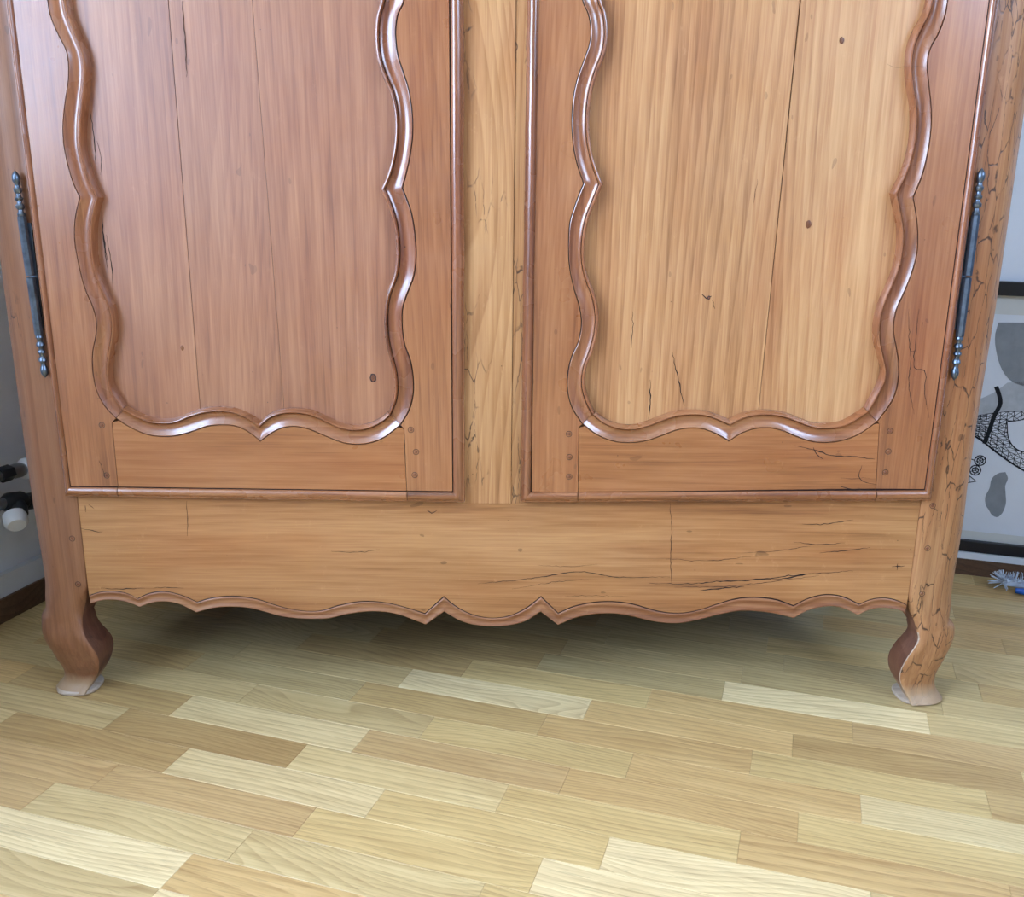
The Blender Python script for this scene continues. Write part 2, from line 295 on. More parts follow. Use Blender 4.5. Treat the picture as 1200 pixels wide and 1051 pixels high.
    if crack > 0:
        cs = {'Z': (1, 1, .2), 'X': (.22, 1, 1), 'Y': (1, .3, 1)}[axis]
        wob = t.n('ShaderNodeTexNoise'); wob.inputs['Scale'].default_value = 55; t.l(p, wob.inputs['Vector'])
        pc = t.vec('ADD', t.vec('MULTIPLY', p, cs), t.vec('MULTIPLY', wob.outputs['Color'], (.005, .005, .005)))
        vo = t.n('ShaderNodeTexVoronoi', feature='DISTANCE_TO_EDGE'); vo.inputs['Scale'].default_value = 62.0; t.l(pc, vo.inputs['Vector'])
        ln = t.math('MULTIPLY', t.mr(vo.outputs['Distance'], .010, .034, 1, 0), t.mr(t.noise(p, 75.0, 2.0), .38, .50))
        mk = t.mr(t.noise(t.vec('MULTIPLY', p, (1, 1, .5)), 14.0, 2.0), .62-.20*crack, .70-.18*crack)
        cm = t.math('MULTIPLY', ln, mk)
        col = t.mix(t.math('MULTIPLY', cm, .85), col, srgb(48, 26, 16))
        h = t.math('SUBTRACT', h, t.math('MULTIPLY', cm, 2.5))
    if pale_feet:           # wax and colour worn off the feet by mops
        so = t.n('ShaderNodeSeparateXYZ'); t.l(co, so.inputs[0])
        f = t.math('ADD', so.outputs[2], t.math('MULTIPLY', t.noise(co, 45.0, 3.0), .022))
        col = t.mix(t.mr(f, .030, .052, .8, 0), col, srgb(176, 146, 112))
    t.l(col, t.b.inputs['Base Color'])
    rr = t.mr(t.noise(p, 14.0, 3.0), .3, .7, rough-.07, rough+.1); t.l(rr, t.b.inputs['Roughness'])
    t.b.inputs['Specular IOR Level'].default_value = spec
    t.b.inputs['Coat Weight'].default_value = coat; t.b.inputs['Coat Roughness'].default_value = coat_rough
    bp_ = t.n('ShaderNodeBump'); bp_.inputs['Strength'].default_value = bump; bp_.inputs['Distance'].default_value = .002
    t.l(h, bp_.inputs['Height'])
    und = t.n('ShaderNodeBump'); und.inputs['Strength'].default_value = .10; und.inputs['Distance'].default_value = .02
    t.l(t.noise(ps, 9.0, 1.0), und.inputs['Height']); t.l(bp_.outputs[0], und.inputs['Normal'])
    t.l(und.outputs[0], t.b.inputs['Normal'])
    return t.m
def plain(name, col, rough=.5, metal=0.0, var=.08, scale=20, bump=.05):
    t = NT(name); co = t.n('ShaderNodeTexCoord').outputs['Object']; n = t.noise(co, scale, 4.0, .6)
    c = t.mix(t.mr(n, .3, .7), tuple(max(0, c*(1-var)) for c in col), tuple(min(1, c*(1+var)) for c in col))
    t.l(c, t.b.inputs['Base Color']); t.b.inputs['Roughness'].default_value = rough; t.b.inputs['Metallic'].default_value = metal
    b = t.n('ShaderNodeBump'); b.inputs['Strength'].default_value = bump; b.inputs['Distance'].default_value = .002
    t.l(t.noise(co, scale*4, 3.0), b.inputs['Height']); t.l(b.outputs[0], t.b.inputs['Normal'])
    return t.m

CH_D, CH_M, CH_L = srgb(106, 60, 34), srgb(150, 93, 55), srgb(180, 122, 78)
M_STILE = wood('cherry_upright', CH_D, CH_M, CH_L, 'Z', ring_amt=.08, rough=.33, coat=1.0)
M_RAIL = wood('cherry_crosswise', CH_D, srgb(152, 95, 54), CH_L, 'X', ring_amt=.08, rough=.33, coat=.4)
M_PANEL_L = wood('cherry_panel_red', srgb(98, 56, 36), srgb(146, 92, 60), srgb(178, 124, 86), 'Z', fig=1.3, ring=65, ring_amt=.10, rough=.42, coat=1.0, coat_rough=.36)
M_PANEL_R = wood('cherry_panel_golden', srgb(128, 80, 44), srgb(178, 126, 80), srgb(206, 158, 108), 'Z', fig=1.5, ring=65, ring_amt=.14, rough=.40, coat=.5)
M_APRON = wood('cherry_apron', srgb(112, 68, 36), srgb(162, 111, 66), srgb(190, 140, 90), 'X', rough=.42, wear=.5, ring_amt=.07)
M_APRON_M = wood('cherry_apron_moulding', srgb(84, 48, 28), srgb(136, 86, 52), srgb(172, 122, 82), 'X', rough=.45, wear=.8)
M_CENTRE = wood('cherry_centre_stile', srgb(108, 66, 36), srgb(164, 114, 68), srgb(198, 150, 100), 'Z', crack=.55, fig=1.5, ring=80, ring_amt=.15, rough=.45, wear=.6)
M_POST_L = wood('cherry_post', srgb(92, 54, 32), srgb(130, 84, 54), srgb(156, 108, 74), 'Z', pale_feet=True, rough=.42, crack=.12, ring_amt=.09)
M_POST_R = wood('cherry_post_crackled', srgb(104, 62, 36), srgb(154, 102, 62), srgb(186, 136, 90), 'Z', crack=1.45, ring_amt=.09, pale_feet=True, rough=.45, wear=.6)
M_MOULD = wood('cherry_moulding', srgb(92, 52, 30), srgb(138, 84, 52), srgb(168, 112, 74), 'Z', rough=.25, coat=.8, wear=.3, bump=.06)
M_MOULD_H = wood('cherry_moulding_crosswise', srgb(92, 52, 30), srgb(142, 88, 52), srgb(172, 116, 76), 'X', rough=.25, coat=.8, wear=.3, bump=.06)
M_INNER = wood('shaded_inner_leg', srgb(60, 34, 26), srgb(92, 56, 40), srgb(120, 80, 58), 'Z', pale_feet=True, rough=.5)  # shade on the legs' inner faces, put into a darker wood colour
M_PEG = wood('cherry_peg', srgb(78, 44, 26), srgb(118, 70, 42), srgb(146, 94, 60), 'Y', rough=.5)
M_WAX = plain('dark_wax_groove', srgb(44, 22, 20), .55, var=.3)
M_CRACK = plain('open_crack', srgb(40, 22, 14), .9, var=.3)
M_IRON = plain('old_steel', srgb(104, 114, 126), .36, .9, var=.35, scale=60, bump=.2)
M_KNOT = wood('brown_knot', srgb(74, 42, 26), srgb(112, 68, 40), srgb(136, 88, 54), 'Z', rough=.45)
M_PALE = wood('worn_pale_wood', srgb(132, 112, 92), srgb(178, 158, 136), srgb(206, 190, 172), 'X', rough=.7)
M_DARKIN = plain('raw_inner_wood', srgb(60, 42, 28), .9)
OAKD, OAKM, OAKL = srgb(174, 142, 94), srgb(212, 184, 130), srgb(234, 210, 160)
M_OAK = wood('oak_strip', OAKD, OAKM, OAKL, 'X', tint=True, rough=.40, ring=95, ring_amt=.17, fig=.85, pore=.6, wear=.10, bump=.06, coat=.0)

# ---------------------------------------------------------------- the room
M_WALL = plain('white_wall_paint', srgb(232, 238, 246), .85, var=.02, scale=12, bump=.08)
M_FRONT = plain('slate_wall_paint', srgb(92, 104, 118), .85, var=.02, scale=12, bump=.08)
M_WHITE = plain('white_gloss_paint', srgb(222, 226, 230), .4, var=.02)
M_BASE = wood('brown_baseboard', srgb(70, 50, 36), srgb(98, 72, 52), srgb(120, 92, 68), 'X', rough=.5)
def rbox(name, u0, u1, v0, v1, z0, z1, mat, parent=None):
    return box(name, u0, u1, v0, v1, z0, z1, mat, parent, M=RM)
def wall_with_opening(name, mat, along, fixed, thick, a0, a1, o0, o1, oz0, oz1):
    m = MB()
    def seg(p0, p1, z0, z1):
        if along == 'v': m.box(min(fixed, fixed+thick), max(fixed, fixed+thick), p0, p1, z0, z1, RM)
        else: m.box(p0, p1, min(fixed, fixed+thick), max(fixed, fixed+thick), z0, z1, RM)
    seg(a0, o0, 0, CEIL); seg(o1, a1, 0, CEIL); seg(o0, o1, oz1, CEIL)
    if oz0 > 0: seg(o0, o1, 0, oz0)
    o = m.build(name, mat); o['kind'] = 'structure'; return o
wl = wall_with_opening('wall_left', M_WALL, 'v', WALL_L, -.25, WALL_F, WALL_B+.25, -4.7, -1.05, .90, 2.45)
wf = rbox('wall_front', WALL_L-.25, WALL_R+.25, WALL_F-.25, WALL_F, 0, CEIL, M_FRONT); wf['kind'] = 'structure'
wb = rbox('wall_back', WALL_L, WALL_R, WALL_B, WALL_B+.25, 0, CEIL, M_WALL); wb['kind'] = 'structure'
wr = wall_with_opening('wall_right', M_FRONT, 'v', WALL_R, .25, WALL_F-.25, WALL_B+.25, -2.3, -.6, 1.6, 2.45)  # high opening cut for the added fill window
ce = rbox('ceiling', WALL_L-.25, WALL_R+.2, WALL_F-.25, WALL_B+.25, CEIL, CEIL+.1, M_WHITE); ce['kind'] = 'structure'
def window(name, along, fixed, o0, o1, z0, z1, nm):
    fr = MB(); t = .05
    def bar(p0, p1, a, b):
        if along == 'v': fr.box(fixed-.14, fixed-.08, p0, p1, a, b, RM)
        else: fr.box(p0, p1, fixed-.14, fixed-.08, a, b, RM)
    bar(o0, o1, z0, z0+t); bar(o0, o1, z1-t, z1); bar(o0, o0+t, z0+t, z1-t); bar(o1-t, o1, z0+t, z1-t)
    for k in range(1, nm): c = lerp(o0, o1, k/nm); bar(c-.03, c+.03, z0+t, z1-t)
    o = fr.build(name, M_WHITE); o['kind'] = 'structure'; return o
window('window_1', 'v', WALL_L-.05, -4.7, -1.05, .90, 2.45, 4)
window('added_window', 'v', WALL_R+.22, -2.3, -.6, 1.6, 2.45, 2)  # unseen high window, added to light the back wall from the right
b = rbox('baseboard_left', WALL_L, WALL_L+.022, WALL_F, WALL_B, 0, .05, M_BASE); b['kind'] = 'structure'
b = rbox('trim_1', WALL_L, WALL_L+.016, WALL_F, WALL_B-.02, .05, .096, M_WHITE); b['kind'] = 'structure'
b = rbox('baseboard_back', WALL_L+.022, WALL_R, WALL_B-.03, WALL_B, 0, .04, M_BASE); b['kind'] = 'structure'
b = rbox('trim_2', WALL_L+.022, WALL_R, WALL_B-.03, WALL_B, .04, .055, M_WHITE); b['kind'] = 'structure'

# floor: every strip of the parquet in view is a piece
SW, SL = 0.07070232, 0.3435
S0 = -1.41826039
fl = rbox('floor', WALL_L-.25, WALL_R+.2, WALL_F-.25, WALL_B+.25, -.06, -.004, M_OAK); fl['kind'] = 'structure'; fl.color = (.9, .85, .78, 1)
SEAM = {23: .38, 22: .352, 21: .228, 20: .133, 19: .072, 18: .234, 17: .147, 16: .07, 15: .24, 14: .163, 13: -.239, 12: -.29}
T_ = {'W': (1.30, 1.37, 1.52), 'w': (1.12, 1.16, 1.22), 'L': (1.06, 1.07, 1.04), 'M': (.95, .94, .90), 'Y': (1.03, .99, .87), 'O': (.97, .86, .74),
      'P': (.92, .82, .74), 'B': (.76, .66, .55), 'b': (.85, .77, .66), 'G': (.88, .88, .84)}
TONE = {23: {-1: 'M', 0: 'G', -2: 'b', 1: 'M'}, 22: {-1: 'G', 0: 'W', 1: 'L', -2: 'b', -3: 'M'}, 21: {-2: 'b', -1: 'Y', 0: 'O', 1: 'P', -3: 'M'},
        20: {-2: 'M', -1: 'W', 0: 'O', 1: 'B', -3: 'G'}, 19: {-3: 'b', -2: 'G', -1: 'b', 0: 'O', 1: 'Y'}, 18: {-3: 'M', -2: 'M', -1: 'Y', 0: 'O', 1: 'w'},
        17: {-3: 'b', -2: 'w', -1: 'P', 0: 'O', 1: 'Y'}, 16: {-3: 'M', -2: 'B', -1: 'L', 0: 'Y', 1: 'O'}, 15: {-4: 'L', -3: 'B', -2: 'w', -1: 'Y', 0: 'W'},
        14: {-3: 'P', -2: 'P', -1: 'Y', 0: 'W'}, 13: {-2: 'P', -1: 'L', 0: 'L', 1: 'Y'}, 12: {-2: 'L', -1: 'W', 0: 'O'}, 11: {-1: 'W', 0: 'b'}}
def plank_mesh():
    e = .0004; g = .00012; t = .006; L, W = SL, SW
    vs = []
    for (z, i) in ((-t, 0), (-e, 0), (0, e)):
        for x, y in ((g+i, g+i), (L-g-i, g+i), (L-g-i, W-g-i), (g+i, W-g-i)): vs.append((x, y, z))
    fs = [(8, 9, 10, 11)]
    for a in (0, 4):
        for k in range(4): fs.append((a+k, a+(k+1) % 4, a+4+(k+1) % 4, a+4+k))
    me = bpy.data.meshes.new('plank'); me.from_pydata(vs, [], fs); me.materials.append(M_OAK)
    return me
PM = plank_mesh(); rp = random.Random(3); n_plank = 0; rest = [MB() for _ in range(5)]
for k in range(-52, 34):
    s0 = SEAM.get(k, rp.uniform(0, SL))
    for n in range(-6, 12):
        a = s0+n*SL; b_ = a+SL
        lo = max(a, WALL_L+.022); hi = min(b_, WALL_R); v0 = S0+k*SW
        if hi-lo < .02 or v0 < WALL_F: continue
        if k < 7 or lo > 1.45:              # far from the armoire: laid as fields of many strips
            g = .00012; m = rp.choice(rest); v1 = min(v0+SW, WALL_B); e = .0004
            m.add([RM(lo+g, v0+g, -.006), RM(hi-g, v0+g, -.006), RM(hi-g, v1-g, -.006), RM(lo+g, v1-g, -.006),
                   RM(lo+g+e, v0+g+e), RM(hi-g-e, v0+g+e), RM(hi-g-e, v1-g-e), RM(lo+g+e, v1-g-e)],
                  [(4, 5, 6, 7), (0, 1, 5, 4), (1, 2, 6, 5), (2, 3, 7, 6), (3, 0, 4, 7)])
            continue
        o = bpy.data.objects.new('plank', PM); COL.objects.link(o); o.parent = fl
        o.location = RM(lo, v0); o.rotation_euler = (0, 0, TH)
        o.scale = ((hi-lo)/SL, 1 if k < 33 else (WALL_B-v0)/SW if WALL_B-v0 < SW else 1, 1)
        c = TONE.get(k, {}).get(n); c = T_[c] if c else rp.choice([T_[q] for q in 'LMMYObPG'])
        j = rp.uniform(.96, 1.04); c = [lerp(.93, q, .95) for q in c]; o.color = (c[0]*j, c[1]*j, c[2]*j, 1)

M_OAK_FIELD = wood('oak_strip_field', OAKD, OAKM, OAKL, 'X', tint=True, rough=.40, ring=95, ring_amt=.17, fig=.85, pore=.5, wear=.10, bump=.06)
for m, q in zip(rest, 'LMYOb'):
    inv = [(Vector((x*CT+y*ST, -x*ST+y*CT, z))) for x, y, z in m.v]
    m.v = [tuple(v) for v in inv]
    o = m.build('strip_field', M_OAK_FIELD, fl); o.rotation_euler = (0, 0, TH); o['kind'] = 'stuff'
    o.color = (*[lerp(.93, c, .82) for c in T_[q]], 1)

# ---------------------------------------------------------------- the armoire
arm = empty('armoire')
tag(arm, 'large carved cherry wood armoire with two scalloped panel doors on curled feet', 'armoire')
FACE = -.012
ZM = 1.24
def mirror_up(p):       # the outlines go on past the top of the photograph and close symmetrically
    return [(x, 2*ZM-z) for x, z in reversed(p)] + list(p)
MP = [(0, .0035), (.03, .0035), (.05, -.0006), (.08, -.0010), (.16, .0004), (.28, .0026), (.40, .0038), (.52, .0042), (.62, .0036), (.70, .0022), (.735, .0012), (.745, .0040), (.765, .0040), (.775, -.0006),
      (.80, -.0026), (.84, -.0036), (.885, -.0032), (.925, -.0010), (.955, .0025), (.98, .0085), (1.0, .018)]
BP = [(0, .003), (.05, .003), (.09, -.0004), (.16, -.0022), (.28, -.0042), (.42, -.0050), (.58, -.0046), (.74, -.0028), (.84, -.0008), (.88, .0004), (.96, .0004), (1.0, .0016), (1.0, .0125)]
def door(side):
    K = 'L_' if side == 'left' else 'R_'
    D = DATA
    e = D[K+'edge']; g = D[K+'groove']; zt = 2*ZM-e[1][1]
    core = MB(); xl, xr = e[1][0]+.004, e[2][0]-.004
    core.box(xl, xr, FACE+.0225, FACE+.03, .39, zt-.004)
    dm = core.build('door', M_DARKIN, arm)
    tag(dm, 'left door' if side == 'left' else 'right door')
    mats = [M_MOULD, M_WAX]; mh = [M_MOULD_H, M_WAX]
    edge = {}
    for sd in ('left', 'right'):
        o_, i_ = mirror_up(D[K+sd+'_out']), mirror_up(D[K+sd+'_in'])
        A, B = pair(o_, i_)
        gap = .0005 if sd == 'left' else -.0005
        sweep('moulding', A, B, MP, FACE, mats, dm, 2)
        # stile: between the bead line and the outer curve, running past the rail at the bottom
        J = D[K+('joint_l' if sd == 'left' else 'joint_r')]
        gl = (g[1], g[0]) if sd == 'left' else (g[2], g[3])
        inner = [(J[1][0], gl[0][1])] + [(J[0][0], J[0][1])] + list(reversed(A))
        top = [(x, 2*ZM-z) for x, z in reversed(inner[:2])]
        inner = [p for p in inner] + top
        def gx(z, gl=gl): return lerp(gl[0][0], gl[1][0], (z-gl[0][1])/(gl[1][1]-gl[0][1]))
        outer = [(gx(min(z, 1.13)), z) for x, z in inner]
        strip_solid('stile', outer, inner, FACE, FACE+.02, M_STILE, dm)
        edge[sd] = (J, gl)
    po, pi = D[K+'bot_out'], D[K+'bot_in']
    A, B = pair(po, pi)
    def shrink(p, k=.0009):
        q = list(p); a, b = Vector(q[0]), Vector(q[1]); q[0] = tuple(a+(b-a).normalized()*k)
        a, b = Vector(q[-1]), Vector(q[-2]); q[-1] = tuple(a+(b-a).normalized()*k); return q
    A2, B2 = shrink(A), shrink(B)
    sweep('moulding', A2, B2, MP, FACE, mh, dm, 2)
    jl, jr = edge['left'][0], edge['right'][0]
    bl, br = (jl[1][0]+.0009, g[1][1]), (jr[1][0]-.0009, g[2][1])
    Ar = [(jl[0][0]+.0009, jl[0][1])] + A2[1:-1] + [(jr[0][0]-.0009, jr[0][1])]
    bot = []
    for i, (x, z) in enumerate(Ar):
        t = (x-Ar[0][0])/(Ar[-1][0]-Ar[0][0]); bot.append((lerp(bl[0], br[0], t), lerp(bl[1], br[1], t)))
    strip_solid('rail', bot, Ar, FACE, FACE+.02, M_RAIL, dm)
    # the same rail and moulding close the door at the top, out of the picture
    fl_ = lambda p: [(x, 2*ZM-z) for x, z in p]
    sweep('moulding', fl_(A2), fl_(B2), MP, FACE, mh, dm, 2)
    strip_solid('rail', fl_(bot), fl_(Ar), FACE, FACE+.02, M_RAIL, dm)
    # lip bead round the edge, worn and uneven
    rj = random.Random(5 if side == 'left' else 6)
    def bead(g0, g1, e0, e1, mats_, n=46, jit=.0005):
        A = []; B = []
        for i in range(n+1):
            t = i/n; q = rj.gauss(0, jit) if 0 < i < n else 0
            a = lerp(Vector(g0), Vector(g1), t); b = lerp(Vector(e0), Vector(e1), t)
            d = (b-a).normalized(); A.append(tuple(a)); B.append(tuple(b+d*q))
        sweep('edge_bead', A, B, BP, FACE, mats_, dm, 2)
    top = lambda p: (p[0], 2*ZM-p[1])
    gt0, gt1 = top(g[1]), top(g[2]); et0, et1 = top(e[1]), top(e[2])
    # straight through the measured points
    bead(gt0, g[1], et0, e[1], mats, 90, .0003); bead(g[2], gt1, e[2], et1, mats, 90, .0004)
    def on(a, b, x): return (x, lerp(a[1], b[1], (x-a[0])/(b[0]-a[0])))
    cut = [g[1][0], jl[1][0], jr[1][0], g[2][0]]; cute = [e[1][0], jl[2][0], jr[2][0], e[2][0]]
    for i in range(3):
        a0 = cut[i]+(.0007 if i else 0); a1 = cut[i+1]-(.0007 if i < 2 else 0)
        b0 = cute[i]+(.0007 if i else 0); b1 = cute[i+1]-(.0007 if i < 2 else 0)
        bead(on(g[1], g[2], a0), on(g[1], g[2], a1), on(e[1], e[2], b0), on(e[1], e[2], b1), mh, 60 if i == 1 else 14, .0006)
    bead(gt0, gt1, et0, et1, mh, 40, .0003)
    # panel boards, bevelled back a touch at their joints
    if side == 'left': joints = [(-.5, -.5), (-.3655, -.3795)]; ext = (-.70, -.13)
    else: joints = [(.3937, .4055)]; ext = (.07, .64)
    cols = [(ext[0], ext[0])] + joints + [(ext[1], ext[1])]; yb = FACE+.0125
    for i in range(len(cols)-1):
        (l0, l1), (r0, r1) = cols[i], cols[i+1]
        zb, ztp = .46, 2*ZM-.46
        ex = lambda a, b, z: lerp(a, b, (z-.53)/(1.13-.53))
        gw = .0004 if side == 'left' else .0011
        A = [(ex(l0, l1, z)+(0 if i == 0 else lerp(.0003, gw, (z-zb)/.7)), z) for z in (zb, ztp)]
        B = [(ex(r0, r1, z)-(0 if i == len(cols)-2 else lerp(.0003, gw, (z-zb)/.7)), z) for z in (zb, ztp)]
        dy = (0.0, .0006, -.0003)[i]
        o = strip_solid('panel_board', A, B, yb+dy, yb+.012, M_PANEL_L if side == 'left' else M_PANEL_R, dm)
    # pegs through the mortises, barely proud
    for (x, z) in D['pegs_'+K[0]]: peg(x, z, FACE, .0042, dm)
    return dm
def peg(x, z, y, r, parent):
    m = MB(); pr = [(0, r*1.02), (.55, r*1.02), (.8, r*.9), (1, r*.45)]
    m.lathe(pr, (x, y+.010, z), (x, y-.0011, z), 9); m.build('peg', M_PEG, parent, 40)
    m2 = MB()
    ring = MB(); n = 12; vs = []
    for i in range(n):
        a = 2*math.pi*i/n
        for rr in (r*1.0, r*1.0+.0009): vs.append((x+rr*math.cos(a), y-.00025, z+rr*math.sin(a)))
    ring.add(vs, [(2*i, 2*i+1, (2*i+3) % (2*n), (2*i+2) % (2*n)) for i in range(n)])
    ring.build('peg_hole', M_WAX, parent)
dL = door('left'); dR = door('right')

# corner posts with the curled leg in one piece
LEG = {'left': [(.157, -.092, -.0135), (.165, -.093, -.0145), (.18, -.098, -.012), (.2, -.105, -.0105), (.215, -.109, -.010), (.25, -.110, -.010), (.336, -.110, -.006), (.44, -.110, -.004), (1.0, -.110, -.003), (2.2, -.110, -.003)],
       'right': [(.157, -.088, -.0175), (.165, -.090, -.017), (.18, -.099, -.0125), (.2, -.107, -.010), (.215, -.1095, -.0095), (.25, -.1095, -.009), (.336, -.1095, -.006), (.44, -.1095, -.010), (.7, -.1095, -.004), (2.2, -.1095, -.003)]}
LOW = {'left': [(.004, -.078, -.012), (.009, -.079, -.016), (.017, -.085, -.023), (.03, -.094, -.025), (.045, -.103, -.021), (.06, -.109, -.015), (.075, -.1125, -.010), (.09, -.112, -.005), (.105, -.107, -.002), (.12, -.0995, -.002), (.135, -.094, -.004), (.148, -.0925, -.006), (.153, -.092, -.009)],
       'right': [(.004, -.076, -.008), (.009, -.077, -.012), (.017, -.082, -.0175), (.03, -.09, -.0205), (.045, -.098, -.020), (.06, -.1025, -.017), (.075, -.103, -.0125), (.09, -.100, -.0095), (.105, -.095, -.007), (.12, -.088, -.006), (.135, -.083, -.006), (.148, -.086, -.008), (.153, -.087, -.012)]}
XO = {'left': .8245, 'right': .7826}
CHAM = [(0, .0016), (.12, .002), (.145, .004), (.165, .013), (.19, .012), (.215, .0016), (.3, .001)]
def post(side):
    sg = -1 if side == 'left' else 1; xo = XO[side]
    lev = []
    low, up = LOW[side], LEG[side]
    zs = [.004+i*(.153-.004)/44 for i in range(45)]
    u0s = catmull([(z, a) for z, a, b in low], 160); u1s = catmull([(z, b) for z, a, b in low], 160)
    for z in zs:
        lev.append((z, pint(u0s, z), pint(u1s, z), True))
    zz = [.157+i*.006 for i in range(12)]+[.235, .26, .3, .35, .4, .5, .7, 1.0, 1.5, 2.06]
    for z in zz: lev.append((z, pint([(p[0], p[1]) for p in up], z), pint([(p[0], p[2]) for p in up], z), False))
    vs = []; fs = []; fm = []; N = None; rg = random.Random(11)
    for z, u0, u1, isleg in lev:
        if isleg: v1 = lerp(u1+.006*min(1, max(0, (z-.01)/.05)), 0.0, min(1, max(0, (z-.12)/.033))**2); v0 = v1-.64*(u1-u0)
        else: v1 = 0.0; v0 = lerp(-.064, -.11, min(1, max(0, (z-.157)/.05)))
        c = pint(CHAM, z); L = u1-u0
        st = pint([(0, .012), (.10, .016), (.157, .024), (.25, .0295), (3, .0295)], z); st = min(st, .4*L)
        row = [(u0, v0), (u0, v1-c), (u0+c*.5, v1-c*.35), (u0+c, v1), (u0+st-.002, v1), (u0+st, v1-.0012)]
        rx = L-st-.001; ry = (v1-v0)*(.97 if isleg else .86); n = 12
        for i in range(1, n+1):
            t = math.pi/2*i/n; row.append((u0+st+.001+rx*math.sin(t)**.85, v1-.0012-ry+ry*math.cos(t)**.85))
        row += [(u1, v0), (lerp(u1, u0, .5), v0)]
        N = len(row)
        for u, v in row: vs.append((sg*(xo+u), -v, z))
    for j in range(len(lev)-1):
        for i in range(N):
            fs.append((j*N+i, j*N+(i+1) % N, (j+1)*N+(i+1) % N, (j+1)*N+i))
            fm.append(1 if (side == 'right' and i == 1 and .02 < lev[j][0] < .146) else 2 if (i == 0 and lev[j][0] < .2) else 0)  # lower inner face takes the wood darkened for shade
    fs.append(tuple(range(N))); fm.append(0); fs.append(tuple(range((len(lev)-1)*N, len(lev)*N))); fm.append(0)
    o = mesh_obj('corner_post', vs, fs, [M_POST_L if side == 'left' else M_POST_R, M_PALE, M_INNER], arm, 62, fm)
    tag(o, 'left corner post ending in a curled foot' if side == 'left' else 'crackled right corner post ending in a curled foot')
    # worn sole under the foot
    m = MB(); rows = []; n = 22
    for z, k in ((0, .95), (.002, 1.0), (.0055, 1.0), (.0075, .95)):
        r = []
        for i in range(n):
            a = 2*math.pi*i/n; cu, cv = -.054, -.050
            ru, rv = .037*k, .037*k
            p = 2.6; ca, sa = math.cos(a), math.sin(a)
            q = (abs(ca)**p+abs(sa)**p)**(-1/p)
            r.append((sg*(xo+cu+ru*ca*q), -(cv+rv*sa*q), z))
        rows += r
    f2 = [(j*n+i, j*n+(i+1) % n, (j+1)*n+(i+1) % n, (j+1)*n+i) for j in range(3) for i in range(n)]
    f2 += [tuple(range(n)), tuple(range(3*n, 4*n))]
    s_ = mesh_obj('sole', rows, f2, M_PALE, o, 50); tag(s_, 'pale worn sole of the foot')
    return o
pL = post('left'); pR = post('right')
for i, (x, z) in enumerate(DATA['pegs_post']): peg(x, z, 0.0, .0042, pL if i < 2 else pR)

# apron with its scalloped moulded edge
gA, gB = pair(DATA['skirt_groove'][2:], DATA['skirt_bottom'][2:], .004)
clip = lambda p: [(min(max(x, -.7140), .6722), z) for x, z in p]
gA, gB = clip(gA), clip(gB)
topl = [(x, .42) for x, z in gA]
ap = strip_solid('apron', topl, gA, .002, .024, M_APRON, arm)
AP = [(0, .0045), (.06, .0045), (.10, .0012), (.18, .0002), (.28, .0006), (.42, .0024), (.58, .0030), (.74, .0020), (.88, .0008), (.96, .0016), (1.0, .0036), (1.0, .024)]
sweep('apron_moulding', gA, gB, AP, .002, [M_APRON_M, M_WAX], ap, 2)

# centre stile between the doors
S = DATA['stile']
strip_solid('centre_stile', [(-.088, .3722), (-.088, 2.1)], [(-.0012, .3722), (-.0018, 2.1)], -.0005, .02, M_CENTRE, arm)
strip_solid('stile_strip', [(-.0005, .3724), (-.0011, 2.1)], [(.02, .3724), (.0185, 2.1)], .0012, .02, M_CENTRE, arm)

# carcase behind and above
BACK = .50
for sg, xo, nm in ((-1, XO['left'], 'left'), (1, XO['right'], 'right')):
    x0, x1 = sorted((sg*(xo-.012), sg*(xo-.034)))
    box('side_panel', x0, x1, .085, BACK-.04, .20, 2.06, M_STILE, arm)
    m = MB(); x0, x1 = sorted((sg*(xo-.004), sg*(xo-.06))); m.box(x0, x1, BACK-.06, BACK, 0, 2.06)
    m.build('back_post', M_POST_L, arm)
box('back_panel', -.78, .74, BACK-.02, BACK-.005, .10, 2.06, M_DARKIN, arm)
box('bottom_board', -.76, .72, .026, BACK-.02, .34, .36, M_DARKIN, arm)
box('top_rail', -.714, .672, .001, .024, 2.07, 2.16, M_RAIL, arm)
cr = MB()
for y, z0, z1, o_ in ((-.02, 2.06, 2.09, .02), (-.045, 2.09, 2.13, .045), (-.07, 2.13, 2.16, .07)):
    cr.box(-XO['left']-o_, XO['right']+o_, y, BACK, z0, z1)
cr.build('cornice', M_RAIL, arm)

